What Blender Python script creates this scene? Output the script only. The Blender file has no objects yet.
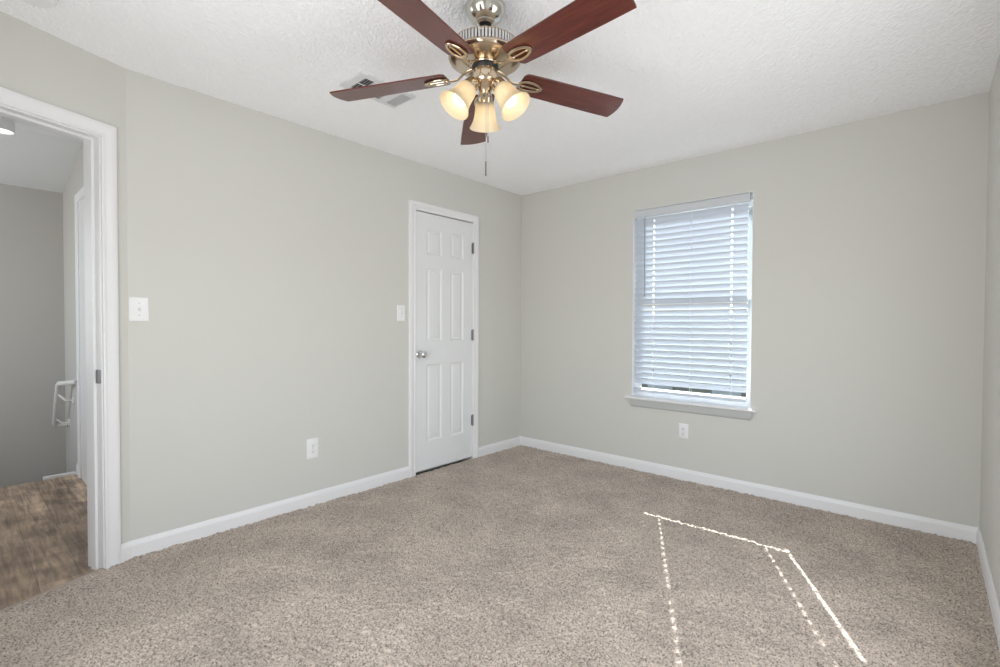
import bpy, math, random
import numpy as np
from mathutils import Vector, Matrix

random.seed(7)
C = bpy.context.scene.collection
SC = bpy.context.scene
R = math.radians

# ------------------------------------------------------------------ camera
H = 2.44
cam_d = bpy.data.cameras.new('camera')
cam_d.sensor_fit = 'HORIZONTAL'; cam_d.sensor_width = 36.0
cam_d.lens = 484.7 * 36.0 / 1000.0
cam_d.clip_start = 0.02; cam_d.clip_end = 500
cam = bpy.data.objects.new('camera', cam_d); C.objects.link(cam)
yaw, pitch, roll = 0.7244, -0.0185, 0.0041
F = Vector((-math.cos(pitch)*math.sin(yaw), math.cos(pitch)*math.cos(yaw), math.sin(pitch)))
R0 = Vector((math.cos(yaw), math.sin(yaw), 0)); U0 = R0.cross(F)
RR = R0*math.cos(roll) + U0*math.sin(roll); UU = -R0*math.sin(roll) + U0*math.cos(roll)
cam.matrix_world = Matrix(((RR.x, UU.x, -F.x, 2.995), (RR.y, UU.y, -F.y, -3.6946), (RR.z, UU.z, -F.z, 1.182), (0, 0, 0, 1)))
SC.camera = cam

# ------------------------------------------------------------------ sky, sun, fill lights, exposure
world = bpy.data.worlds.new('sky'); SC.world = world
world.use_nodes = True
wn = world.node_tree.nodes; wl = world.node_tree.links
bg = wn['Background']; bg.inputs['Strength'].default_value = 0.22
sky = wn.new('ShaderNodeTexSky'); sky.sky_type = 'NISHITA'; sky.sun_disc = False
sky.sun_elevation = R(36); sky.sun_rotation = R(-25)
wl.new(sky.outputs[0], bg.inputs[0])

sun_el = R(35.6)
sun_dir = Vector((0.444, -0.896, 0)).normalized()*math.cos(sun_el) + Vector((0, 0, -math.sin(sun_el)))
sd = bpy.data.lights.new('sun', 'SUN'); sd.energy = 22; sd.angle = 0.007; sd.color = (1, .97, .93)
so = bpy.data.objects.new('sun', sd); C.objects.link(so)
so.rotation_euler = sun_dir.to_track_quat('-Z', 'Y').to_euler(); so.location = (-3, 8, 7)

# added fill light behind the camera, set in a made-up opening
ad = bpy.data.lights.new('front_fill', 'AREA'); ad.shape = 'RECTANGLE'; ad.size = 1.5; ad.size_y = 1.5
ad.energy = 38; ad.color = (.97, .985, 1.0)
ao = bpy.data.objects.new('front_fill', ad); C.objects.link(ao)
ao.location = (1.95, -4.17, 1.0); ao.rotation_euler = (R(108), 0, 0)   # faces into the room and up to the ceiling

# added fill light in an invented right wall opening, out of the frame
rd = bpy.data.lights.new('side_fill', 'AREA'); rd.shape = 'RECTANGLE'; rd.size = 1.5; rd.size_y = 1.4
rd.energy = 23; rd.color = (.98, .99, 1.0)
rdo = bpy.data.objects.new('side_fill', rd); C.objects.link(rdo)
rdo.location = (3.335, -2.0, 1.1); rdo.rotation_euler = (R(99), 0, R(90))   # faces -x and a little up

# added fill light for the hall, outside an invented opening
hd = bpy.data.lights.new('hall_fill', 'AREA'); hd.shape = 'RECTANGLE'; hd.size = 1.2; hd.size_y = 1.3
hd.energy = 20; hd.color = (.95, .98, 1.0)
hdo = bpy.data.objects.new('hall_fill', hd); C.objects.link(hdo)
hdo.location = (-1.8, -5.06, 1.45); hdo.rotation_euler = (R(90), 0, 0)

SC.view_settings.view_transform = 'Standard'; SC.view_settings.look = 'None'
SC.view_settings.gamma = 1.0; SC.view_settings.use_curve_mapping = False
SC.view_settings.exposure = 0.0
SC.cycles.max_bounces = 14; SC.cycles.diffuse_bounces = 8; SC.cycles.transparent_max_bounces = 12
SC.cycles.caustics_reflective = False; SC.cycles.caustics_refractive = False

# ------------------------------------------------------------------ materials
def srgb(r, g, b):
    f = lambda c: ((c/255+.055)/1.055)**2.4 if c > 10 else c/255/12.92
    return (f(r), f(g), f(b), 1)

def mat(name, col, rough=.6, metal=0, **kw):
    m = bpy.data.materials.new(name); m.use_nodes = True
    b = m.node_tree.nodes['Principled BSDF']
    b.inputs['Base Color'].default_value = col if len(col) == 4 else (*col, 1)
    b.inputs['Roughness'].default_value = rough; b.inputs['Metallic'].default_value = metal
    for k, v in kw.items(): b.inputs[k.replace('_', ' ')].default_value = v
    return m

def noise_bump(m, scale, strength, dist=.002, detail=3, rough=.6):
    nt = m.node_tree; b = nt.nodes['Principled BSDF']
    tc = nt.nodes.new('ShaderNodeTexCoord'); n = nt.nodes.new('ShaderNodeTexNoise'); bp = nt.nodes.new('ShaderNodeBump')
    n.inputs['Scale'].default_value = scale; n.inputs['Detail'].default_value = detail; n.inputs['Roughness'].default_value = rough
    bp.inputs['Strength'].default_value = strength; bp.inputs['Distance'].default_value = dist
    nt.links.new(tc.outputs['Object'], n.inputs['Vector']); nt.links.new(n.outputs[0], bp.inputs['Height'])
    nt.links.new(bp.outputs[0], b.inputs['Normal'])
    return m

def noise_color(m, c1, c2, scale, detail=2, lo=.35, hi=.65, stretch=(1, 1, 1)):
    nt = m.node_tree; b = nt.nodes['Principled BSDF']
    tc = nt.nodes.new('ShaderNodeTexCoord'); mp = nt.nodes.new('ShaderNodeMapping')
    mp.inputs['Scale'].default_value = stretch
    n = nt.nodes.new('ShaderNodeTexNoise'); r = nt.nodes.new('ShaderNodeValToRGB')
    n.inputs['Scale'].default_value = scale; n.inputs['Detail'].default_value = detail
    r.color_ramp.elements[0].position = lo; r.color_ramp.elements[1].position = hi
    r.color_ramp.elements[0].color = c1; r.color_ramp.elements[1].color = c2
    nt.links.new(tc.outputs['Object'], mp.inputs[0]); nt.links.new(mp.outputs[0], n.inputs['Vector'])
    nt.links.new(n.outputs[0], r.inputs[0]); nt.links.new(r.outputs[0], b.inputs['Base Color'])
    return r

M = {}
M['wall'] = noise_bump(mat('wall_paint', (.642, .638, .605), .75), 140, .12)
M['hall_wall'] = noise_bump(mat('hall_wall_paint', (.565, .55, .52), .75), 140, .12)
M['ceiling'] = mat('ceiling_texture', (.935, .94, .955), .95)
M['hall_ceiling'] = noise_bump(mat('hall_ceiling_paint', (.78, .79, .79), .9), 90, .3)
M['trim'] = mat('white_trim_paint', (.83, .83, .84), .38)
M['door'] = mat('white_door_paint', (.80, .81, .82), .40)
M['plate'] = mat('white_plastic', (.85, .85, .86), .30)
M['dark'] = mat('dark_slot', (.02, .02, .022), .6)
M['nickel'] = noise_bump(mat('brushed_nickel', (.67, .65, .61), .16, 1.0), 60, .02)
M['lamplit'] = noise_bump(mat('lamplit_nickel', (.62, .51, .38), .17, 1.0), 60, .02)  # nickel with the lamps' warm reflection mixed into its colour
M['hinge'] = mat('hinge_steel', (.30, .30, .31), .4, .9)
M['steel'] = mat('satin_steel', (.55, .55, .55), .32, 1.0)
M['black'] = mat('black_rubber', (.012, .012, .012), .5)
M['vinyl'] = mat('white_vinyl', (.82, .84, .86), .35)
M['rail'] = mat('rail_paint', (.80, .79, .77), .4)
M['grey_plastic'] = mat('clear_grey_wand', (.30, .33, .37), .25)
M['cord'] = mat('white_cord', (.85, .87, .9), .7)
M['vent_grey'] = mat('vent_paint', (.74, .74, .75), .45)

# carpet: heathered yarn
m = mat('carpet_yarn', (.4, .35, .3), .98); M['carpet'] = m
nt = m.node_tree; b = nt.nodes['Principled BSDF']
tc = nt.nodes.new('ShaderNodeTexCoord')
n1 = nt.nodes.new('ShaderNodeTexNoise'); n1.inputs['Scale'].default_value = 135; n1.inputs['Detail'].default_value = 2.5; n1.inputs['Roughness'].default_value = .75
r1 = nt.nodes.new('ShaderNodeValToRGB')
e = r1.color_ramp.elements
e[0].position = .36; e[0].color = (.13, .105, .085, 1)
e[1].position = .60; e[1].color = (.64, .545, .465, 1)
mid = e.new(.47); mid.color = (.455, .384, .325, 1)
n2 = nt.nodes.new('ShaderNodeTexNoise'); n2.inputs['Scale'].default_value = 3.2; n2.inputs['Detail'].default_value = 6; n2.inputs['Roughness'].default_value = .62
mr = nt.nodes.new('ShaderNodeMapRange'); mr.inputs[1].default_value = .3; mr.inputs[2].default_value = .7; mr.inputs[3].default_value = .78; mr.inputs[4].default_value = 1.14
mx = nt.nodes.new('ShaderNodeMixRGB'); mx.blend_type = 'MULTIPLY'; mx.inputs[0].default_value = 1
for a, c in ((tc.outputs['Object'], n1.inputs['Vector']), (tc.outputs['Object'], n2.inputs['Vector']), (n1.outputs[0], r1.inputs[0]), (n2.outputs[0], mr.inputs[0]),
             (r1.outputs[0], mx.inputs[1]), (mr.outputs[0], mx.inputs[2]), (mx.outputs[0], b.inputs['Base Color'])): nt.links.new(a, c)
b.inputs['Sheen Weight'].default_value = .15

# hall planks
m = mat('vinyl_planks', (.2, .14, .1), .42); M['planks'] = m
nt = m.node_tree; b = nt.nodes['Principled BSDF']
tc = nt.nodes.new('ShaderNodeTexCoord')
br = nt.nodes.new('ShaderNodeTexBrick')
br.inputs['Color1'].default_value = (.29, .21, .15, 1); br.inputs['Color2'].default_value = (.46, .345, .25, 1); br.inputs['Mortar'].default_value = (.16, .115, .08, 1)
br.inputs['Scale'].default_value = 1; br.inputs['Mortar Size'].default_value = .0012; br.inputs['Brick Width'].default_value = 1.2; br.inputs['Row Height'].default_value = .15
br.offset = .37
mp = nt.nodes.new('ShaderNodeMapping'); mp.inputs['Scale'].default_value = (2.2, 22, 1)
ng = nt.nodes.new('ShaderNodeTexNoise'); ng.inputs['Scale'].default_value = 1.6; ng.inputs['Detail'].default_value = 6; ng.inputs['Distortion'].default_value = 1.2
nb = nt.nodes.new('ShaderNodeTexNoise'); nb.inputs['Scale'].default_value = 7; nb.inputs['Detail'].default_value = 3
g1 = nt.nodes.new('ShaderNodeMapRange'); g1.inputs[1].default_value = .3; g1.inputs[2].default_value = .7; g1.inputs[3].default_value = .55; g1.inputs[4].default_value = 1.45
g2 = nt.nodes.new('ShaderNodeMapRange'); g2.inputs[1].default_value = .3; g2.inputs[2].default_value = .7; g2.inputs[3].default_value = .65; g2.inputs[4].default_value = 1.35
x1 = nt.nodes.new('ShaderNodeMixRGB'); x1.blend_type = 'MULTIPLY'; x1.inputs[0].default_value = 1
x2 = nt.nodes.new('ShaderNodeMixRGB'); x2.blend_type = 'MULTIPLY'; x2.inputs[0].default_value = 1
for a, c in ((tc.outputs['Object'], br.inputs['Vector']), (tc.outputs['Object'], mp.inputs[0]), (mp.outputs[0], ng.inputs['Vector']), (tc.outputs['Object'], nb.inputs['Vector']),
             (ng.outputs[0], g1.inputs[0]), (nb.outputs[0], g2.inputs[0]), (br.outputs[0], x1.inputs[1]), (g1.outputs[0], x1.inputs[2]), (x1.outputs[0], x2.inputs[1]), (g2.outputs[0], x2.inputs[2]),
             (x2.outputs[0], b.inputs['Base Color'])): nt.links.new(a, c)

# cherry blades
M['blade'] = mat('cherry_wood', (.1, .02, .015), .26)
noise_color(M['blade'], (.075, .015, .011, 1), (.135, .028, .018, 1), 5, 5, .3, .72, (1, 14, 1))
M['blade'].node_tree.nodes['Principled BSDF'].inputs['Coat Weight'].default_value = .35
M['blade'].node_tree.nodes['Principled BSDF'].inputs['Coat Roughness'].default_value = .18

def trans_mat(name, col, tcol, w, rough=.5):
    m = bpy.data.materials.new(name); m.use_nodes = True; nt = m.node_tree
    nt.nodes.remove(nt.nodes['Principled BSDF']); out = nt.nodes['Material Output']
    p = nt.nodes.new('ShaderNodeBsdfPrincipled'); p.inputs['Base Color'].default_value = (*col, 1); p.inputs['Roughness'].default_value = rough
    t = nt.nodes.new('ShaderNodeBsdfTranslucent'); t.inputs[0].default_value = (*tcol, 1)
    x = nt.nodes.new('ShaderNodeMixShader'); x.inputs[0].default_value = w
    nt.links.new(p.outputs[0], x.inputs[1]); nt.links.new(t.outputs[0], x.inputs[2]); nt.links.new(x.outputs[0], out.inputs[0])
    return m
M['slat'] = trans_mat('white_blind_slat', (.65, .70, .77), (.80, .88, .98), .09, .4)
M['shade'] = trans_mat('alabaster_glass', (.86, .78, .62), (.98, .88, .68), .40, .25)

m = bpy.data.materials.new('window_glass'); m.use_nodes = True; M['glass'] = m; nt = m.node_tree
nt.nodes.remove(nt.nodes['Principled BSDF']); out = nt.nodes['Material Output']
t = nt.nodes.new('ShaderNodeBsdfTransparent'); t.inputs[0].default_value = (.93, .95, .95, 1)
g = nt.nodes.new('ShaderNodeBsdfGlossy'); g.inputs['Roughness'].default_value = .02
fr = nt.nodes.new('ShaderNodeFresnel'); fr.inputs[0].default_value = 1.25
x = nt.nodes.new('ShaderNodeMixShader')
for a, c in ((fr.outputs[0], x.inputs[0]), (t.outputs[0], x.inputs[1]), (g.outputs[0], x.inputs[2]), (x.outputs[0], out.inputs[0])): nt.links.new(a, c)

def emis(name, col, s):
    m = bpy.data.materials.new(name); m.use_nodes = True; nt = m.node_tree
    nt.nodes.remove(nt.nodes['Principled BSDF']); e = nt.nodes.new('ShaderNodeEmission')
    e.inputs[0].default_value = (*col, 1); e.inputs[1].default_value = s
    nt.links.new(e.outputs[0], nt.nodes['Material Output'].inputs[0]); return m
M['bulb'] = emis('lit_bulb', (1, .85, .62), 4.2)
M['hall_glow'] = emis('lit_hall_diffuser', (1, .97, .93), 3)
M['shingle'] = noise_bump(mat('roof_shingles', (.07, .07, .08), .9), 30, .6, .02)
M['siding'] = mat('house_siding', (.42, .38, .33), .8)
M['lawn'] = mat('lawn', (.20, .22, .12), .95); noise_color(M['lawn'], (.05, .065, .03, 1), (.12, .12, .075, 1), .8, 5)

# ------------------------------------------------------------------ mesh helpers
class MB:
    def __init__(s, T=None): s.v = []; s.f = []; s.T = T or Matrix.Identity(4)
    def add(s, vs, fs, T=None):
        o = len(s.v); T = s.T @ T if T is not None else s.T
        s.v += [tuple(T @ Vector(p)) for p in vs]; s.f += [tuple(o+i for i in f) for f in fs]
        return s
    def box(s, x0, x1, y0, y1, z0, z1, T=None):
        vs = [(x, y, z) for z in (z0, z1) for y in (y0, y1) for x in (x0, x1)]
        return s.add(vs, [(0, 2, 3, 1), (4, 5, 7, 6), (0, 1, 5, 4), (2, 6, 7, 3), (0, 4, 6, 2), (1, 3, 7, 5)], T)
    def rings(s, rings, closed=True, caps=True, T=None):
        n = len(rings[0]); vs = [p for r in rings for p in r]; fs = []
        for i in range(len(rings)-1):
            for j in range(n if closed else n-1):
                k = (j+1) % n
                fs.append((i*n+j, i*n+k, (i+1)*n+k, (i+1)*n+j))
        if caps:
            fs.append(tuple(range(n))[::-1]); fs.append(tuple((len(rings)-1)*n+j for j in range(n)))
        return s.add(vs, fs, T)
    def lathe(s, prof, n=48, T=None, caps=True):
        rr = [[(r*math.cos(2*math.pi*j/n), r*math.sin(2*math.pi*j/n), z) for j in range(n)] for r, z in prof]
        return s.rings(rr, True, caps, T)
    def tube(s, path, rad, n=10, T=None, closed=False, flat=None):
        P = [Vector(p) for p in path]; N = len(P); rings = []
        up = Vector((0, 0, 1)); prev = None
        for i, p in enumerate(P):
            if closed: d = P[(i+1) % N]-P[i-1]
            else: d = P[min(i+1, N-1)]-P[max(i-1, 0)]
            d.normalize()
            a = prev if prev is not None else (up if abs(d.z) < .9 else Vector((1, 0, 0)))
            if flat: a = Vector(flat)
            sd_ = d.cross(a)
            if sd_.length < 1e-6: sd_ = d.cross(Vector((1, 0, 0)))
            sd_.normalize(); u_ = sd_.cross(d).normalized(); prev = u_
            r = rad[i] if isinstance(rad, (list, tuple)) and not isinstance(rad, tuple) else rad
            ru, rv = (r if isinstance(r, tuple) else (r, r))
            rings.append([tuple(p + sd_*ru*math.cos(2*math.pi*j/n) + u_*rv*math.sin(2*math.pi*j/n)) for j in range(n)])
        if closed: rings.append(rings[0])
        return s.rings(rings, True, not closed, T)
    def prism(s, outline, z0, z1, T=None):
        return s.rings([[(x, y, z0) for x, y in outline], [(x, y, z1) for x, y in outline]], True, True, T)
    def build(s, name, m, parent=None, bevel=0, angle=35, seg=2, smooth=True):
        me = bpy.data.meshes.new(name); me.from_pydata(s.v, [], s.f)
        import bmesh
        bm = bmesh.new(); bm.from_mesh(me); bmesh.ops.remove_doubles(bm, verts=bm.verts, dist=1e-6)
        bmesh.ops.recalc_face_normals(bm, faces=bm.faces); bm.to_mesh(me); bm.free()
        if smooth:
            me.polygons.foreach_set('use_smooth', [True]*len(me.polygons)); me.set_sharp_from_angle(angle=R(angle))
        me.materials.append(m)
        o = bpy.data.objects.new(name, me); C.objects.link(o)
        if parent: o.parent = parent
        if bevel:
            b = o.modifiers.new('Bevel', 'BEVEL'); b.width = bevel; b.segments = seg; b.limit_method = 'ANGLE'; b.angle_limit = R(40)
        return o

def struct(o): o['kind'] = 'structure'; return o
def thing(name, label, cat, loc=(0, 0, 0), rot=(0, 0, 0), group=None):
    o = bpy.data.objects.new(name, None); C.objects.link(o); o.empty_display_size = .05
    o.location = loc; o.rotation_euler = rot; o['label'] = label; o['category'] = cat
    if group: o['group'] = group
    return o
def rect(u0, u1, v0, v1): return [(u0, v0), (u1, v0), (u1, v1), (u0, v1)]
def rrect(u0, u1, v0, v1, r, n=5):
    pts = []
    for cx, cy, a0 in ((u1-r, v1-r, 0), (u0+r, v1-r, 90), (u0+r, v0+r, 180), (u1-r, v0+r, 270)):
        for i in range(n+1):
            a = R(a0+90*i/n); pts.append((cx+r*math.cos(a), cy+r*math.sin(a)))
    return pts

# frames of reference: columns = (along wall, out of wall into the room, up)
def frame(origin, along, out):
    a = Vector(along).normalized(); o = Vector(out).normalized()
    return Matrix(((a.x, o.x, 0, origin[0]), (a.y, o.y, 0, origin[1]), (a.z, o.z, 1, origin[2]), (0, 0, 0, 1)))
W = 3.2186; YB = -3.1124; YF = -4.05
ANG = -0.3654
DW = Vector((-math.sin(ANG), -math.cos(ANG), 0)); NW = Vector((-DW.y, DW.x, 0))
T_LEFT = frame((0, 0, 0), (0, -1, 0), (1, 0, 0))          # along = distance from the window corner
T_BACK = frame((0, 0, 0), (1, 0, 0), (0, -1, 0))
T_RIGHT = frame((W, 0, 0), (0, -1, 0), (-1, 0, 0))
T_DOOR = frame((0, YB, 0), DW, NW)
T_FRONT = frame((0, YF, 0), (1, 0, 0), (0, 1, 0))

# ------------------------------------------------------------------ room shell
def wall_with_hole(name, T, a0, a1, z0, z1, holes, thick, m=None):
    """one wall; holes = (a0, a1, z0, z1)"""
    mb = MB(T); xs = sorted({a0, a1, *[h[0] for h in holes], *[h[1] for h in holes]}); zs = sorted({z0, z1, *[h[2] for h in holes], *[h[3] for h in holes]})
    inside = lambda a, z: any(h[0] < a < h[1] and h[2] < z < h[3] for h in holes)
    ny = len(xs)-1; nz = len(zs)-1
    solid = lambda i, k: 0 <= i < ny and 0 <= k < nz and not inside((xs[i]+xs[i+1])/2, (zs[k]+zs[k+1])/2)
    for i in range(ny):
        for k in range(nz):
            if not solid(i, k): continue
            x0, x1, c0, c1 = xs[i], xs[i+1], zs[k], zs[k+1]; t = -thick
            mb.add([(x0, 0, c0), (x1, 0, c0), (x1, 0, c1), (x0, 0, c1)], [(0, 1, 2, 3)])
            mb.add([(x0, t, c0), (x1, t, c0), (x1, t, c1), (x0, t, c1)], [(3, 2, 1, 0)])
            if not solid(i-1, k): mb.add([(x0, 0, c0), (x0, t, c0), (x0, t, c1), (x0, 0, c1)], [(0, 1, 2, 3)])
            if not solid(i+1, k): mb.add([(x1, 0, c0), (x1, t, c0), (x1, t, c1), (x1, 0, c1)], [(3, 2, 1, 0)])
            if not solid(i, k-1): mb.add([(x0, 0, c0), (x0, t, c0), (x1, t, c0), (x1, 0, c0)], [(3, 2, 1, 0)])
            if not solid(i, k+1): mb.add([(x0, 0, c1), (x0, t, c1), (x1, t, c1), (x1, 0, c1)], [(0, 1, 2, 3)])
    return struct(mb.build(name, m or M['wall'], smooth=False))

ZL = -.03
CD0, CD1, CDT = .664, 1.318, 2.062       # closet opening along the left wall
DO0, DO1, DOT = .100, .900, 2.070        # rough opening in the angled wall
WX0, WX1, WZ0, WZ1 = 1.173, 2.070, .58, 2.118
wall_with_hole('wall_left', T_LEFT, 0, -YB, ZL, H, [(CD0, CD1, ZL, CDT)], .115)
wall_with_hole('wall_door', T_DOOR, 0, 1.004, ZL, H, [(DO0, DO1, ZL, DOT)], .115)
wall_with_hole('wall_back', T_BACK, -.115, W+.115, ZL, H, [(WX0, WX1, WZ0, WZ1)], .16)
wall_with_hole('wall_right', T_RIGHT, 0, -YF, ZL, H, [(1.25, 2.75, .4, 1.8)], .115)  # unseen opening added for the side fill light
wall_with_hole('wall_front', T_FRONT, .30, W+.115, ZL, H, [(1.15, 2.75, .2, 1.8)], .115)  # unseen opening added to let the front fill in
# closet behind the closed door
cl = MB(); cl.box(-.80, -.70, -1.75, -.25, ZL, H); cl.box(-.70, -.115, -1.75, -1.65, ZL, H); cl.box(-.70, -.115, -.35, -.25, ZL, H); cl.box(-.70, -.115, -1.65, -.35, ZL-.05, -.008); cl.box(-.70, -.115, -1.65, -.35, H-.05, H)
struct(cl.build('wall_closet', M['wall'], smooth=False))

# rough surfaces as real relief: carpet pile and stippled ceiling
def vnoise(nx, ny, cell, rng):
    gx, gy = int(nx/cell)+3, int(ny/cell)+3
    g = rng.random((gx, gy)); x = np.arange(nx)/cell; y = np.arange(ny)/cell
    ix, iy = x.astype(int), y.astype(int); fx, fy = x-ix, y-iy
    fx = (fx*fx*(3-2*fx))[:, None]; fy = (fy*fy*(3-2*fy))[None, :]
    a = g[np.ix_(ix, iy)]; b_ = g[np.ix_(ix+1, iy)]; c = g[np.ix_(ix, iy+1)]; d = g[np.ix_(ix+1, iy+1)]
    return (a*(1-fx)+b_*fx)*(1-fy)+(c*(1-fx)+d*fx)*fy
def relief(name, m, x0, x1, y0, y1, step, height, keep, flip=False, smooth=True):
    nx, ny = int((x1-x0)/step)+1, int((y1-y0)/step)+1
    X, Y = np.meshgrid(np.linspace(x0, x1, nx), np.linspace(y0, y1, ny), indexing='ij')
    rng = np.random.default_rng(3); Z = height(nx, ny, rng)
    jx = (rng.random((nx, ny))-.5)*step*.6; jy = (rng.random((nx, ny))-.5)*step*.6
    jx[[0, -1], :] = 0; jy[:, [0, -1]] = 0
    co = np.stack([X+jx, Y+jy, Z], -1).reshape(-1, 3)
    i, j = np.meshgrid(np.arange(nx-1), np.arange(ny-1), indexing='ij'); i = i.ravel(); j = j.ravel()
    q = np.stack([i*ny+j, (i+1)*ny+j, (i+1)*ny+j+1, i*ny+j+1], -1)
    cx = X[i, j]+step/2; cy = Y[i, j]+step/2; q = q[keep(cx, cy)]
    if flip: q = q[:, ::-1]
    used = np.unique(q); remap = np.full(len(co), -1); remap[used] = np.arange(len(used)); co = co[used]; q = remap[q]
    me = bpy.data.meshes.new(name)
    me.vertices.add(len(co)); me.vertices.foreach_set('co', co.astype(np.float32).ravel())
    me.loops.add(q.size); me.loops.foreach_set('vertex_index', q.astype(np.int32).ravel())
    me.polygons.add(len(q)); me.polygons.foreach_set('loop_start', np.arange(0, q.size, 4, dtype=np.int32)); me.polygons.foreach_set('loop_total', np.full(len(q), 4, np.int32))
    me.polygons.foreach_set('use_smooth', np.full(len(q), smooth)); me.update(calc_edges=True); me.validate()
    me.materials.append(m); o = bpy.data.objects.new(name, me); C.objects.link(o); return struct(o)
inroom = lambda off: (lambda x, y: (x*NW.x + (y-YB)*NW.y) > off)
def pile(nx, ny, rng):
    z = rng.random((nx, ny))*.006 + vnoise(nx, ny, 2.2, rng)*.009 + vnoise(nx, ny, 9, rng)*.003 + vnoise(nx, ny, 60, rng)*.004
    return z - .010
relief('floor', M['carpet'], 0, W, YF, 0, .0062, pile, inroom(-.012))
def stipple(nx, ny, rng):
    return H + .0010 - .0030*rng.random((nx, ny))**1.5 - .0008*vnoise(nx, ny, 3, rng)
relief('ceiling', M['ceiling'], 0, W, YF, 0, .0095, stipple, inroom(-.03), True, False)
slab = MB(); slab.box(-.1, W+.1, YF-.1, .15, -.12, -.03); struct(slab.build('floor_slab', M['dark'], smooth=False))
slab = MB(); slab.box(-.115, W+.115, YF-.115, .16, H+.005, H+.10); struct(slab.build('ceiling_slab', M['hall_ceiling'], smooth=False))

# ------------------------------------------------------------------ hall beyond the doorway
P = lambda off, s: (DW*s + NW*off + Vector((0, YB, 0)))
YH = -3.05; XF = -2.62; HH = 2.506; XS = -1.67
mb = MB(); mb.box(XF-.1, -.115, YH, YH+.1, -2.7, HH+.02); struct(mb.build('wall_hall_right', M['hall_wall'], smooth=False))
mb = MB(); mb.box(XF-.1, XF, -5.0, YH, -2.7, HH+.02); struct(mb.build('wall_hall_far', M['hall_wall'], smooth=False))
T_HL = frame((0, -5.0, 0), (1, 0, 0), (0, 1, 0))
wall_with_hole('wall_hall_left', T_HL, XF-.1, .75, -2.7, HH+.02, [(-2.4, -1.2, .8, 2.1)], .10, M['hall_wall'])  # opening out of view, added for the hall fill
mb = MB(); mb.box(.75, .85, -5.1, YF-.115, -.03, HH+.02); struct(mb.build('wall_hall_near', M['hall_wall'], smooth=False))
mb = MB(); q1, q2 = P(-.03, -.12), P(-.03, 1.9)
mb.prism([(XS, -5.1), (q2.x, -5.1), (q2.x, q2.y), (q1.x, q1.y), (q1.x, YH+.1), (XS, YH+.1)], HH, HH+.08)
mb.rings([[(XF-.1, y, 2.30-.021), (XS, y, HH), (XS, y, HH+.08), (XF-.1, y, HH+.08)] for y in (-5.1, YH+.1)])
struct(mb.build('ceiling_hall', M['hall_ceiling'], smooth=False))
mb = MB()
o1, o2 = P(-.012, -.2), P(-.012, 1.6)
mb.prism([(-2.0, -5.0), (o2.x, -5.0), (o2.x, o2.y), (o1.x, o1.y), (-.10, YH), (-2.0, YH)], -.03, -.008)
struct(mb.build('floor_hall', M['planks'], smooth=False))
mb = MB(); mb.box(XF, -2.02, -5.0, YH, -2.75, -2.70); mb.box(-2.02, -2.0, -5.0, YH, -2.7, -.03)
struct(mb.build('floor_stairwell', M['hall_wall'], smooth=False))
mb = MB(); mb.box(-2.035, -1.995, -3.25, YH-.013, -.02, .012); struct(mb.build('trim_5', M['trim'], bevel=.004))
# metal carpet bar between planks and carpet
mb = MB(T_DOOR); mb.rings([[(s, o_, z) for o_, z in ((-.030, -.010), (-.022, .000), (-.004, .004), (.010, -.002), (.010, -.012))] for s in (.118, .883)])
struct(mb.build('trim_6', mat('tan_carpet_bar', (.42, .35, .29), .6)))

# ------------------------------------------------------------------ baseboards and casings
BB = [(0, 0), (.0135, 0), (.0135, .058), (.0125, .066), (.009, .073), (.0075, .080), (.004, .0855), (0, .0855)]
def baseboard(name, T, a0, a1, m0=0, m1=0, z=-.006):
    mb = MB(T); mb.rings([[(a + mm*o_, o_, zz+z*(zz == 0)) for o_, zz in BB] for a, mm in ((a0, m0), (a1, m1))])
    return struct(mb.build(name, M['trim'], angle=25))
baseboard('baseboard_left', T_LEFT, 0, .609, 1, 0)
baseboard('baseboard_left_front', T_LEFT, 1.3725, -YB, 0, -math.tan(.3654/2))
baseboard('baseboard_door', T_DOOR, 0, .055, math.tan(.3654/2), 0)
baseboard('baseboard_back', T_BACK, 0, W, 1, -1)
baseboard('baseboard_right', T_RIGHT, 0, -YF, 1, -1)
baseboard('baseboard_front', T_FRONT, .37, W, 0, -1)
T_HR = frame((0, YH, 0), (1, 0, 0), (0, -1, 0))
baseboard('baseboard_hall', T_HR, -1.995, -1.895)

CAS = [(0, 0), (0, .010), (.004, .013), (.010, .0135), (.013, .010), (.020, .0105), (.034, .015), (.040, .0175), (.056, .0185), (.0625, .016), (.0655, .012), (.0655, 0)]
def casing(mb, a0, a1, zt, z0=-.006, sgn=1):
    mb.rings([[(a0-u, v*sgn, z0) for u, v in CAS], [(a0-u, v*sgn, zt+u) for u, v in CAS], [(a1+u, v*sgn, zt+u) for u, v in CAS], [(a1+u, v*sgn, z0) for u, v in CAS]])
def jamb(mb, a0, a1, zt, depth, th=.018, z0=-.03):
    mb.box(a0-th, a0, -depth, 0, z0, zt+th); mb.box(a1, a1+th, -depth, 0, z0, zt+th); mb.box(a0, a1, -depth, 0, zt, zt+th)
mb = MB(T_LEFT); casing(mb, .6745, 1.307, 2.068); jamb(mb, .6705, 1.311, 2.064, .10, .006)
struct(mb.build('trim_1', M['trim'], angle=25))
mb = MB(T_DOOR); casing(mb, .1165, .8845, 2.066); jamb(mb, .121, .880, 2.058, .116)
mb.box(.121, .132, -.075, -.040, -.03, 2.058); mb.box(.869, .880, -.075, -.040, -.03, 2.058); mb.box(.132, .869, -.075, -.040, 2.047, 2.058)
tb = MB(T_DOOR @ Matrix.Translation((0, -.116, 0))); casing(tb, .1165, .8845, 2.066, sgn=-1); mb.v, mb.f, o_ = mb.v+tb.v, mb.f+[tuple(i+len(mb.v) for i in f) for f in tb.f], 0
dtrim = struct(mb.build('trim_2', M['trim'], angle=25))
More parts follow.
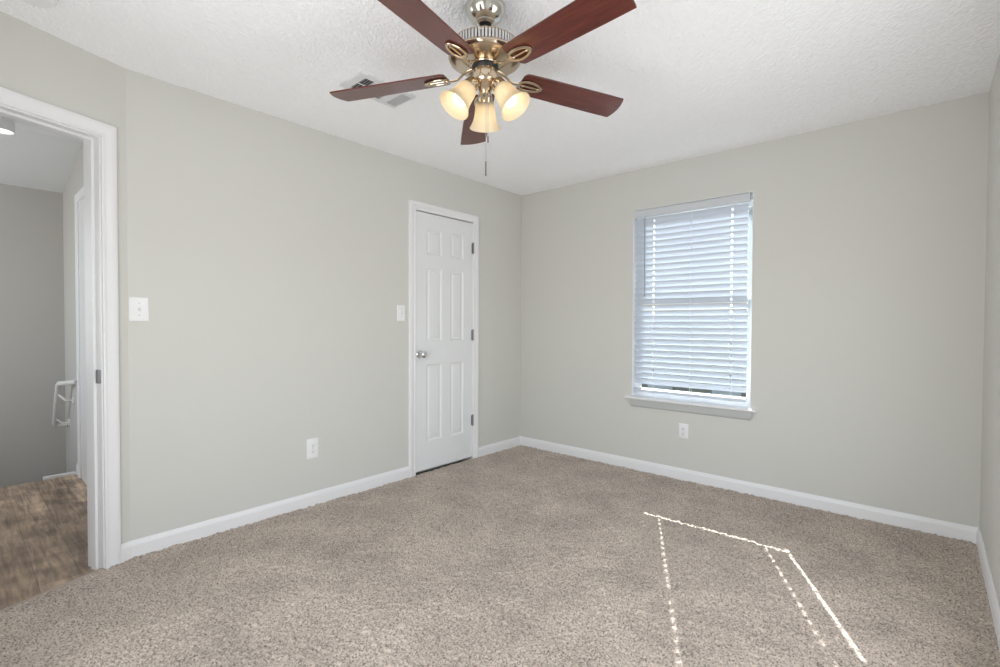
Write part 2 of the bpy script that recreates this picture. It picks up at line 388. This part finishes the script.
# strike plate let into the jamb
mb = MB(T_DOOR); mb.prism(rrect(-.040, -.003, .892, .958, .006), .121, .1226, T=Matrix(((0, 0, 1, 0), (1, 0, 0, 0), (0, 1, 0, 0), (0, 0, 0, 1))))
mb.box(.1224, .1232, -.027, -.012, .910, .940)
sp = mb.build('strike_plate', M['hinge'], dtrim); sp['label'] = 'dark grey steel strike plate'

# hall side door with its casing, mostly hidden by the jamb
mb = MB(T_HR); casing(mb, -1.83, -1.07, 2.09); mb.rings([[(-1.83, 0, z), (-1.83, .003, z), (-1.07, .003, z), (-1.07, 0, z)] for z in (-.008, 2.09)])
struct(mb.build('trim_3', M['trim'], angle=25))

# ------------------------------------------------------------------ six-panel closet door
def panel_door(mb, u0, u1, z0, z1, panels, face, back):
    us = sorted({u0, u1, *[p[0] for p in panels], *[p[1] for p in panels]}); zs = sorted({z0, z1, *[p[2] for p in panels], *[p[3] for p in panels]})
    for i in range(len(us)-1):
        for k in range(len(zs)-1):
            a, b_, c, d = us[i], us[i+1], zs[k], zs[k+1]; cu, cz = (a+b_)/2, (c+d)/2
            pn = [p for p in panels if p[0] < cu < p[1] and p[2] < cz < p[3]]
            if not pn: mb.add([(a, face, c), (b_, face, c), (b_, face, d), (a, face, d)], [(0, 1, 2, 3)])
            else:
                prev = None
                for ins, dep in ((0, 0), (.006, -.0035), (.012, -.0085), (.020, -.0090), (.032, -.0035), (.040, -.0025)):
                    ring = [(a+ins, face+dep, c+ins), (b_-ins, face+dep, c+ins), (b_-ins, face+dep, d-ins), (a+ins, face+dep, d-ins)]
                    if prev: mb.rings([prev, ring], True, False)
                    prev = ring
                mb.add(prev, [(0, 1, 2, 3)])
    mb.add([(u, back, z) for u, z in rect(u0, u1, z0, z1)], [(3, 2, 1, 0)])
    for p, q_ in (((u0, z0), (u1, z0)), ((u1, z0), (u1, z1)), ((u1, z1), (u0, z1)), ((u0, z1), (u0, z0))):
        mb.add([(p[0], face, p[1]), (p[0], back, p[1]), (q_[0], back, q_[1]), (q_[0], face, q_[1])], [(0, 1, 2, 3)])
cols = ((.785, .935), (1.030, 1.193)); rows = ((.245, .862), (1.045, 1.632), (1.735, 1.943))
mb = MB(T_LEFT); panel_door(mb, .6755, 1.3060, .021, 2.0605, [(a, b_, c, d) for a, b_ in cols for c, d in rows], .001, -.034)
door = struct(mb.build('door_1', M['door'], angle=12))
# knob
T = T_LEFT @ Matrix.Translation((1.262, .001, .945)) @ Matrix.Rotation(R(-90), 4, 'X')
mb = MB(T); mb.lathe([(.0, 0), (.032, 0), (.0325, .003), (.028, .008), (.014, .010), (.011, .014), (.0105, .030), (.014, .034), (.024, .040), (.0275, .049), (.026, .058), (.018, .064), (.006, .0665), (.0, .0667)], 36, caps=False)
kb = mb.build('door_knob', mat('polished_chrome', (.72, .72, .73), .12, 1.0), door); kb['label'] = 'round chrome knob'
for zc in (.342, 1.090, 1.845):
    mb = MB(T_LEFT); T = Matrix.Translation((.6735, .0085, zc-.045))
    mb.lathe([(0, 0), (.0062, 0), (.0062, .090), (0, .090)], 14, T, caps=False)
    mb.lathe([(0, .090), (.0045, .0905), (.005, .094), (.003, .097), (0, .098)], 12, T, caps=False); mb.lathe([(0, -.008), (.003, -.007), (.005, -.004), (.0045, -.0005), (0, 0)], 12, T, caps=False)
    mb.box(.6735, .690, .0005, .0035, zc-.044, zc+.044)
    hg = mb.build('hinge', M['hinge'], door); hg['label'] = 'grey steel hinge'

# ------------------------------------------------------------------ window
mb = MB()
fx0, fx1, fz0, fz1 = WX0, WX1, .60, WZ1
# jamb liner of the recess
mb.box(fx0, fx0+.006, .002, .10, fz0, fz1); mb.box(fx1-.006, fx1, .002, .10, fz0, fz1); mb.box(fx0+.006, fx1-.006, .002, .10, fz1-.006, fz1)
# outer frame
FI = .012; SI = .020
mb.box(fx0, fx0+FI, .085, .150, fz0, fz1); mb.box(fx1-FI, fx1, .085, .150, fz0, fz1); mb.box(fx0+FI, fx1-FI, .085, .150, fz1-.035, fz1); mb.box(fx0+FI, fx1-FI, .085, .150, fz0, fz0+.045)
win = struct(mb.build('window_1', M['vinyl'], bevel=.0015, smooth=False))
def sash(name, z0, z1, y0, bot):
    a0, a1 = fx0+FI, fx1-FI; mb = MB()
    mb.box(a0, a0+SI, y0, y0+.028, z0, z1); mb.box(a1-SI, a1, y0, y0+.028, z0, z1)
    mb.box(a0+SI, a1-SI, y0, y0+.028, z0, z0+bot); mb.box(a0+SI, a1-SI, y0, y0+.028, z1-.035, z1)
    s_ = mb.build(name, M['vinyl'], win, bevel=.0015, smooth=False)
    g_ = MB(); g_.box(a0+SI-.004, a1-SI+.004, y0+.012, y0+.015, z0+bot-.004, z1-.03); g_.build('pane', M['glass'], s_, smooth=False)
mb = MB(); mb.box(1.105, 1.165, .160, .175, .52, 2.2); mb.box(1.999, 2.14, .160, .175, .52, 2.2); mb.box(1.165, 1.999, .160, .175, 2.118, 2.2)
mb.build('outside_casing', M['vinyl'], win, smooth=False)
sash('lower_sash', fz0+.043, 1.405, .088, .018); sash('upper_sash', 1.380, fz1-.035, .118, .035)
mb = MB()
prof = ((.0, .600), (.0, .580), (-.028, .580), (-.036, .584), (-.038, .590), (-.036, .596), (-.028, .600))
mb.rings([[(x_, y_, z_) for y_, z_ in prof] for x_ in (WX0-.047, WX1+.047)]); mb.box(WX0, WX1, 0, .086, .580, .600)
ws = mb.build('window_sill', M['trim'], win, angle=30); ws['label'] = 'white wooden sill with rounded nose'
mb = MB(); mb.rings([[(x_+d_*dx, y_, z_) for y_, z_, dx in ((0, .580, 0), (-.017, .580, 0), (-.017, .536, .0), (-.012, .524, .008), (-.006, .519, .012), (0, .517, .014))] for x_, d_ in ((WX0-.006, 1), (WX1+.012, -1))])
mb.build('window_apron', mat('apron_shaded', (.52, .53, .525), .55), win, angle=30)  # white trim darkened: the sill's shade is in this colour

# ------------------------------------------------------------------ horizontal blind inside the recess
bl = thing('window_blind', 'white horizontal slat blind lowered and nearly closed inside the window recess', 'blind', (1.62, .035, .60))
def wl_(x, y, z): return (x-1.62, y-.035, z-.60)
BX0, BX1 = 1.184, 2.030
loc = Matrix.Translation((-1.62, -.035, -.60))
mb = MB(loc); mb.box(BX0-.005, BX1+.010, .012, .062, 2.060, 2.108); mb.build('headrail', M['vinyl'], bl, bevel=.002)
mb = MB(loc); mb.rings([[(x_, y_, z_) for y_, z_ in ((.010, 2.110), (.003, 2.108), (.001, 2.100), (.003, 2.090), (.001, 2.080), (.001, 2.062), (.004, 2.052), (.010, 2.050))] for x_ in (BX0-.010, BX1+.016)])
mb.build('valance', mat('valance_shaded', (.60, .62, .65), .45), bl, angle=30)  # greyer than the headrail: shade on its face is put into the colour
TILT = R(60); PIT = .0463; NS = 29; Z0 = .724; YS = .038
lad = (1.335, 1.632, 1.922)
mb = MB(loc)
hw = .025
def arc(v): return .0022*(1-(v/hw)**2)
for k in range(NS):
    T = Matrix.Translation((0, YS, Z0+PIT*k)) @ Matrix.Rotation(-TILT + R(random.uniform(-.6, .6)), 4, 'X') @ Matrix.Rotation(math.pi, 4, 'Z')
    # local: x reversed, v = -y -> inner edge; inner edge is the high one
    spans = []
    x = BX0
    for hx in (lad[0], lad[2]):
        spans += [(x, hx-.0072, None), (hx-.0072, hx+.0072, 'hole')]; x = hx+.0072
    spans.append((x, BX1, None))
    for a, b_, kind in spans:
        cuts = [(-hw, -.0105), (.0105, hw)] if kind else [(-hw, hw)]
        for v0, v1 in cuts:
            vs = [v0+(v1-v0)*i/6 for i in range(7)]
            ring = [(v, arc(v)+.0013) for v in vs] + [(v, arc(v)-.0013) for v in reversed(vs)]
            mb.rings([[(-a, v, z) for v, z in ring], [(-b_, v, z) for v, z in ring]], True, True, T)
mb.build('slat_panel', M['slat'], bl, angle=50)
mb = MB(loc); mb.prism([(y, z) for y, z in rrect(YS-.025, YS+.025, .638, .662, .004)], BX0, BX1, T=Matrix(((0, 0, 1, 0), (1, 0, 0, 0), (0, 1, 0, 0), (0, 0, 0, 1))))
mb.build('bottom_rail', M['slat'], bl)
for lx in lad:
    mb = MB(loc)
    for yy in (YS-.0155, YS+.0155): mb.tube([(lx+.006, yy, .650), (lx+.006, yy, 2.062)], .0008, 6)
    for k in range(NS): mb.tube([(lx+.006, YS-.0155, Z0+PIT*k-.022*.0), (lx+.006, YS+.0155, Z0+PIT*k-.026)], .0006, 5)
    mb.tube([(lx-.002, YS-.003, .65), (lx-.002, YS-.003, 2.062)], .0009, 6)
    mb.lathe([(0, .629), (.006, .629), (.007, .634), (.005, .638), (0, .638)], 12, Matrix.Translation((lx, YS-.012, 0)), caps=False)
    mb.build('ladder_cord', M['cord'], bl)
mb = MB(loc)
mb.tube([(1.279, .006, 2.06), (1.277, .000, 2.052), (1.276, -.006, 2.035)], .0022, 8)
mb.tube([(1.276, -.006, 2.037), (1.280, -.006, 1.43)], .0042, 6); mb.lathe([(0, 0), (.0055, .002), (.006, .012), (.0045, .022), (0, .023)], 10, Matrix.Translation((1.280, -.006, 1.408)), caps=False)
tw = mb.build('tilt_wand', M['grey_plastic'], bl); tw['label'] = 'long grey tilt wand'

# ------------------------------------------------------------------ switches and outlets
TX = lambda T, a, z: T @ Matrix.Translation((a, 0, z)) @ Matrix(((1, 0, 0, 0), (0, 0, 1, 0), (0, 1, 0, 0), (0, 0, 0, 1)))
def rot_of(T): return T.to_euler()
def plate_thing(name, label, cat, T, a, z, w, h, kind, group=None):
    # local axes: x along the wall, y out of the wall, z up
    o = thing(name, label, cat, group=group); o.matrix_world = T @ Matrix.Translation((a, 0, z))
    L = Matrix(((1, 0, 0, 0), (0, 0, 1, 0), (0, 1, 0, 0), (0, 0, 0, 1)))   # prism z -> out
    mb = MB(); a_, b_ = w/2, h/2
    mb.rings([[(x, y, z_) for x, y in rrect(-a_+i, a_-i, -b_+i, b_-i, .004)] for i, z_ in ((0, 0), (0, .0025), (.0015, .0045), (.004, .0055))], True, True, L)
    mb.build('cover_plate', M['plate'], o)
    if kind == 'toggle':
        mb = MB(); mb.box(-.0055, .0055, .0050, .0062, -.0125, .0125); mb.build('switch_slot', M['vent_grey'], o)
        mb = MB(Matrix.Translation((0, .0055, 0)) @ Matrix.Rotation(R(28), 4, 'X'))
        mb.rings([[(x, yy, z_) for x, z_ in rect(-q_, q_, -p_, p_)] for yy, q_, p_ in ((0, .0045, .006), (.013, .004, .0045))])
        mb.build('toggle', M['plate'], o, bevel=.001)
        screws = (.030, -.030)
    else:
        for sz in (.0195, -.0195):
            mb = MB(); pts = [(x, y) for x, y in rrect(-.0165, .0165, -.0135, .0135, .009, 6)]
            mb.prism(pts, .005, .0072, T=Matrix.Translation((0, 0, sz)) @ L)
            rc = mb.build('receptacle', M['plate'], o)
            mb = MB()
            for x, hh in ((-.0065, .0045), (.0065, .0036)): mb.box(x-.0012, x+.0012, .0070, .0076, sz+.002-hh, sz+.002+hh)
            mb.prism([(.0028*math.cos(t_*.5236), -.0085+.0028*math.sin(t_*.5236)) for t_ in range(12)], .0070, .0076, T=Matrix.Translation((0, 0, sz)) @ L)
            mb.build('slot', M['dark'], rc)
        screws = (0,)
    for sz in screws:
        mb = MB(); mb.lathe([(0, .0052), (.0032, .0052), (.0030, .0064), (0, .0068)], 12, Matrix.Translation((0, 0, sz)) @ L, caps=False); mb.build('screw', M['steel'], o)
plate_thing('light_switch', 'white toggle light switch beside the open doorway casing', 'light switch', T_LEFT, 3.067, 1.252, .082, .122, 'toggle')
plate_thing('light_switch', 'white toggle light switch beside the closed closet door', 'light switch', T_LEFT, 1.442, 1.266, .074, .122, 'toggle')
plate_thing('wall_outlet', 'white duplex outlet low on the long wall left of the closet door', 'outlet', T_LEFT, 2.148, .371, .080, .130, 'outlet')
plate_thing('wall_outlet', 'white duplex outlet on the wall below the window sill', 'outlet', T_BACK, 1.602, .374, .074, .114, 'outlet')

# ------------------------------------------------------------------ ceiling fan
S = .985
FX, FY = 2.995-1.358*S, -3.6946+1.4376*S
zf = lambda z: 1.182+(z-1.182)*S-H
fan = thing('ceiling_fan', 'five-blade ceiling fan with cherry blades, nickel motor and three lit lamps', 'ceiling fan', (FX, FY, H))
mb = MB(); mb.lathe([(0, .004), (.080, .004), (.081, -.006), (.079, -.014), (.074, -.026), (.066, -.040), (.055, -.052), (.044, -.058), (.040, -.060), (.040, -.064), (.034, -.068), (.027, -.069), (.022, -.066), (0, -.066)], 56, caps=False)
mb.build('canopy', M['nickel'], fan)
mb = MB(); mb.lathe([(0, -.050), (.024, -.052), (.026, -.060), (.022, -.071), (.0135, -.074), (0, -.074)], 28, caps=False); mb.build('hanger_ball', M['black'], fan)
mb = MB(); mb.lathe([(0, -.055), (.0125, -.055), (.0125, zf(2.316)), (0, zf(2.316))], 28, caps=False)
mb.lathe([(.0125, zf(2.34)), (.020, zf(2.338)), (.021, zf(2.318)), (.0125, zf(2.316))], 28, caps=False); mb.build('downrod', M['nickel'], fan)
# motor housing
mb = MB()
mb.lathe([(0, zf(2.320)), (.045, zf(2.320)), (.060, zf(2.316)), (.105, zf(2.312)), (.126, zf(2.308)), (.134, zf(2.303)), (.1345, zf(2.300)), (.128, zf(2.299)), (.126, zf(2.296)), (.126, zf(2.268)), (.128, zf(2.265)), (.136, zf(2.264)),
          (.141, zf(2.261)), (.145, zf(2.256)), (.1455, zf(2.250)), (.142, zf(2.243)), (.134, zf(2.237)), (.118, zf(2.231)), (.095, zf(2.227)), (.075, zf(2.224)), (.062, zf(2.222)), (.060, zf(2.219)), (.050, zf(2.218)), (0, zf(2.218))], 80, caps=False)
mh = mb.build('motor_housing', M['lamplit'], fan, angle=28)
mb = MB()
for i in range(64):
    T = Matrix.Rotation(2*math.pi*i/64, 4, 'Z'); mb.box(.125, .1335, -.0043, .0043, zf(2.266), zf(2.300), T)
mb.build('vent_rib', mat('satin_nickel_light', (.72, .71, .69), .35, .8), mh)
mb = MB(); mb.lathe([(.1262, zf(2.267)), (.1270, zf(2.267)), (.1270, zf(2.298)), (.1262, zf(2.298))], 64, caps=False); mb.build('vent_slot', M['dark'], mh)
mb = MB(); mb.lathe([(0, zf(2.220)), (.052, zf(2.220)), (.053, zf(2.213)), (.047, zf(2.205)), (0, zf(2.205))], 40, caps=False); mb.build('flywheel', M['black'], fan)
# blades with irons
ph0 = 3.656; PT = -.157; DR = .037; HWB = .067
def blade_outline():
    pts = []
    # inner end (rounded), going round
    for a in range(180, 271, 15): pts.append((.178+.022*math.cos(R(a)), -.038+.022*math.sin(R(a))))
    for r_, t_ in ((.25, -.0625), (.40, -.065), (.55, -.067)): pts.append((r_, t_))
    for i in range(11):
        t_ = -.067+.134*i/10; pts.append((0.6400+.019*(1-((t_+.010)/.077)**2)+.010*(t_/.067), t_))
    for r_, t_ in ((.55, .067), (.40, .065), (.25, .0625)): pts.append((r_, t_))
    for a in range(90, 181, 15): pts.append((.178+.022*math.cos(R(a)), .038+.022*math.sin(R(a))))
    return pts
ZB = zf(2.192)
SAG = [(-.006, .046, -.014, -.169), (-.012, .050, .026, -.154), (-.003, .017, .024, -.191), (.005, .036, -.012, -.172), (.001, .018, .011, -.157)]
for k in range(5):                                                  # each blade hangs a little differently
    dz, DR, dph, PT = SAG[k]
    ang = ph0 + dph - k*R(72); ZB = zf(2.192) + dz
    T = Matrix.Rotation(ang, 4, 'Z') @ Matrix.Translation((0, 0, ZB+.2*math.tan(DR))) @ Matrix.Rotation(DR, 4, 'Y') @ Matrix.Rotation(PT, 4, 'X')
    mb = MB(); mb.prism(blade_outline(), -.0015, .0045)
    bo = mb.build('blade', M['blade'], fan, bevel=.0012, angle=50); bo.matrix_local = T
    # iron: curved arm from the hub, then an oval loop with a centre bar under the blade
    mb = MB(); TI = Matrix.Rotation(ang, 4, 'Z')
    zh = zf(2.216)
    arm = [(.040, zh), (.058, zh-.001), (.076, zh-.006), (.094, zh-.017), (.112, ZB-.004), (.132, ZB-.0065), (.150, ZB-.006)]
    mb.tube([(r_, 0, z_) for r_, z_ in arm], [(.009, .0045), (.008, .0045), (.007, .0045), (.0065, .0045), (.0065, .004), (.008, .004), (.011, .0035)], 12, TI)
    n = 40; L0, L1, WO = .150, .252, .0255
    cxo = (L0+L1)/2; ao_ = (L1-L0)/2
    loop = [(cxo+ao_*math.cos(2*math.pi*i/n), WO*math.sin(2*math.pi*i/n)*(1-.18*math.cos(2*math.pi*i/n)), -.0065) for i in range(n)]
    mb.tube(loop, (.0058, .0042), 10, T, closed=True, flat=(0, 0, 1))
    mb.tube([(L0+.004, 0, -.0065), (L1-.004, 0, -.0065)], (.0042, .0038), 10, T)
    for sx, sy in ((.168, .0), (.236, 0)): mb.lathe([(0, -.0125), (.004, -.0122), (.0055, -.0105), (.0055, -.0015), (0, -.0015)], 12, T @ Matrix.Translation((sx, sy, 0)), caps=False)
    ir = mb.build('blade_iron', M['lamplit'], fan)
    ir['label'] = 'polished nickel bracket with oval loop'
# light kit
mb = MB(); mb.lathe([(0, zf(2.206)), (.044, zf(2.206)), (.048, zf(2.203)), (.0485, zf(2.198)), (.0485, zf(2.165)), (.046, zf(2.158)), (.038, zf(2.150)), (.030, zf(2.142)), (.027, zf(2.125)), (.024, zf(2.113)), (.016, zf(2.104)), (.007, zf(2.100)), (.006, zf(2.093)), (0, zf(2.091))], 44, caps=False)
mb.build('light_kit', M['lamplit'], fan)
for i, az in enumerate((133.4, 253.4, 373.4)):
    TA = Matrix.Rotation(R(az), 4, 'Z')
    ax0 = Vector((.050, 0, zf(2.150))); tilt = R(37)
    TS = TA @ Matrix.Translation(ax0) @ Matrix.Rotation(-tilt, 4, 'Y')      # local -z runs down the shade axis, outwards
    mb = MB(); mb.tube([(.018, 0, zf(2.140)), (.032, 0, zf(2.140)), (.044, 0, zf(2.144)), (.050, 0, zf(2.149))], .0075, 10, TA)
    mb.lathe([(0, .008), (.012, .007), (.020, .002), (.027, -.008), (.0295, -.022), (.0300, -.040), (.033, -.043), (.033, -.046), (.026, -.046), (0, -.044)], 32, TS, caps=False)
    sk = mb.build('lamp_socket', M['lamplit'], fan)
    outer = [(.0310, -.036), (.0350, -.041), (.0385, -.050), (.0405, -.064), (.0425, -.082), (.0460, -.102), (.0515, -.120), (.0590, -.135), (.0650, -.144)]
    inner = [(r_-.0035, z_+.0005) for r_, z_ in outer][::-1]
    mb = MB(); mb.lathe(outer + [(.0650, -.1455), (.0625, -.1455)] + inner, 44, TS, caps=False)
    sh = mb.build('lamp_shade', M['shade'], fan); sh['label'] = 'bell shaped amber frosted glass shade'
    mb = MB(); mb.lathe([(0, -.046), (.012, -.048), (.013, -.060), (.018, -.072), (.0260, -.088), (.0285, -.100), (.0265, -.112), (.019, -.122), (.009, -.127), (0, -.128)], 28, TS, caps=False)
    bb = mb.build('bulb', M['bulb'], sk); bb['label'] = 'glowing warm bulb'
# pull chains
for (ex, ey, ztop, zend, fl) in ((.004, -.014, 2.105, 1.838, .058), (.012, -.006, 2.103, 1.940, .028)):
    cdir = Vector((math.cos(R(-46.6)), math.sin(R(-46.6)), 0)); sdir = Vector((-cdir.y, cdir.x, 0))
    p0 = cdir*.018 + sdir*ex
    mb = MB(); mb.tube([(p0.x, p0.y, zf(ztop)+.03), (p0.x, p0.y, zf(zend))], .0011, 6)
    zz = zf(ztop)
    while zz > zf(zend):
        mb.lathe([(0, .0016), (.0013, .001), (.0018, 0), (.0013, -.001), (0, -.0016)], 6, Matrix.Translation((p0.x, p0.y, zz)), caps=False); zz -= .006
    ch = mb.build('pull_chain', M['steel'], fan)
    mb = MB(); mb.lathe([(0, 0), (.002, -.001), (.0026, -.010), (.0026, -fl+.006), (.0034, -fl+.003), (.002, -fl), (0, -fl)], 12, Matrix.Translation((p0.x, p0.y, zf(zend))), caps=False)
    mb.build('fob', mat('dark_fob', (.14, .12, .11), .4, .6), ch)

# ------------------------------------------------------------------ ceiling register and smoke detector
vt = thing('ceiling_vent', 'white ceiling air register partly hidden behind a fan blade', 'vent', (.760, -2.160, H))
mb = MB()
vx, vy = .105, .172
banks = [(-.128, -.070), (-.048, .048), (.098, .160)]
xs = (-vx+.030, vx-.030)
ys = [-vy] + [v for b_ in banks for v in b_] + [vy]
zt, zb_ = .001, -.011
for i in range(len(ys)-1):
    if i % 2 == 0: mb.box(xs[0], xs[1], ys[i], ys[i+1], zb_, zt)
mb.box(-vx, xs[0], -vy, vy, zb_, zt); mb.box(xs[1], vx, -vy, vy, zb_, zt)
mb.build('frame', M['vent_grey'], vt, bevel=.003)
mb = MB(); mb.box(xs[0]-.002, xs[1]+.002, ys[1]-.002, ys[6]+.002, -.0048, -.0042); mb.build('duct_opening', M['dark'], vt)
mb = MB()
for bi, (b0, b1) in enumerate(banks):
    if bi in (0, 2):
        nsl = 4 if bi == 0 else 8
        for j in range(nsl):
            yc = b0+(b1-b0)*(j+.5)/nsl; t_ = R(42 if bi == 0 else 80)
            T = Matrix.Translation((0, yc, -.0078 if bi == 0 else -.0095)) @ Matrix.Rotation(t_, 4, 'X'); mb.box(xs[0], xs[1], -(.0036 if bi == 0 else .0055), (.0036 if bi == 0 else .0055), -.0006, .0006, T)
    else:
        for j in range(10):
            xc = xs[0]+(xs[1]-xs[0])*(j+.5)/10
            T = Matrix.Translation((xc, 0, -.0095)) @ Matrix.Rotation(R(40), 4, 'Y'); mb.box(-.0065, .0065, b0, b1, -.0006, .0006, T)
mb.build('louvre_panel', M['vent_grey'], vt)
mb = MB(); mb.box(-.004, .004, -.128, -.070, -.0105, -.0085)
mb.build('damper_lever', M['vent_grey'], vt)

sm = thing('smoke_detector', 'round white smoke detector on the ceiling above the doorway wall', 'smoke detector', (.450, -3.475, H))
mb = MB(); mb.lathe([(0, .003), (.066, .003), (.067, -.010), (.0655, -.022), (.0655, -.024), (.062, -.026), (.060, -.034), (.052, -.040), (0, -.041)], 44, caps=False); mb.build('housing', M['plate'], sm)
mb = MB(); mb.lathe([(0, -.040), (.011, -.040), (.0105, -.0435), (0, -.044)], 24, Matrix.Translation((.022, 0, 0)), caps=False); mb.build('test_button', M['vent_grey'], sm)

# ------------------------------------------------------------------ hall: handrail and ceiling light
hr = thing('handrail', 'short white stair handrail on the hall wall seen through the doorway', 'handrail', (-2.01, YH, .715))
mb = MB()
mb.tube([(.0, -.002, .0), (-.03, -.018, -.003), (-.12, -.055, -.012), (-.215, -.080, -.022), (-.245, -.084, -.040), (-.262, -.084, -.065), (-.47, -.084, -.375), (-.485, -.080, -.390), (-.480, -.060, -.393), (-.455, -.004, -.392)], .019, 12)
mb.build('rail', M['rail'], hr)
for (bx, bz), (rx, rz) in (((-.165, -.158), (-.285, -.100)), ((-.40, -.372), (-.43, -.315))):
    mb = MB(); mb.tube([(bx, -.004, bz), (bx-.01, -.045, bz), (rx, -.078, rz-.02), (rx, -.084, rz)], .008, 8)
    mb.lathe([(0, 0), (.034, 0), (.034, .005), (.020, .010), (0, .011)], 20, Matrix.Translation((bx, 0, bz)) @ Matrix.Rotation(R(90), 4, 'X'), caps=False)
    mb.build('rail_bracket', M['rail'], hr)
hl = thing('hall_ceiling_light', 'small white lit ceiling light in the hall beyond the doorway', 'ceiling light', (-1.48, -3.475, HH))
mb = MB(); mb.lathe([(0, .004), (.070, .004), (.070, -.020), (.062, -.030), (0, -.030)], 32, caps=False); mb.build('lamp_base', M['plate'], hl)
mb = MB(); mb.lathe([(.052, -.026), (.060, -.028), (.064, -.040), (.064, -.092), (.060, -.096), (.060, -.040), (.052, -.030)], 32, caps=False)
for i in range(24):
    T = Matrix.Rotation(2*math.pi*i/24, 4, 'Z'); mb.box(.0635, .0655, -.003, .003, -.090, -.042, T)
mb.build('lamp_shade', M['plate'], hl)
mb = MB(); mb.lathe([(0, -.046), (.060, -.046), (.060, -.050), (0, -.050)], 32, caps=False); mb.build('diffuser', M['hall_glow'], hl)

# ------------------------------------------------------------------ outside, glimpsed between the slats
mb = MB(); mb.box(-60, 60, 1.5, 120, -3.1, -3.0); struct(mb.build('ground', M['lawn'], smooth=False))
ho = thing('neighbouring_house', 'dark roofed house across the yard glimpsed between the blind slats', 'house', (-5.0, 19, -3.0))
mb = MB(); mb.box(-4.5, 4.5, -4, 4, 0, 2.6); mb.prism([(-4.0, 2.6), (4.0, 2.6), (0, 4.5)], -4.5, 4.5, T=Matrix(((0, 0, 1, 0), (1, 0, 0, 0), (0, 1, 0, 0), (0, 0, 0, 1))))
mb.build('wall', M['siding'], ho, smooth=False)
mb = MB()
for s_ in (1, -1):
    mb.rings([[(x_, s_*4.5, 2.38), (x_, s_*4.5, 2.50), (x_, 0, 4.66), (x_, 0, 4.52)] for x_ in (-4.9, 4.9)])
mb.build('roof', M['shingle'], ho, smooth=False)
for wx in (-2.5, 0, 2.5):
    mb = MB(); mb.box(wx-.5, wx+.5, -4.06, -3.98, .9, 2.2); mb.build('window', M['trim'], ho, smooth=False)
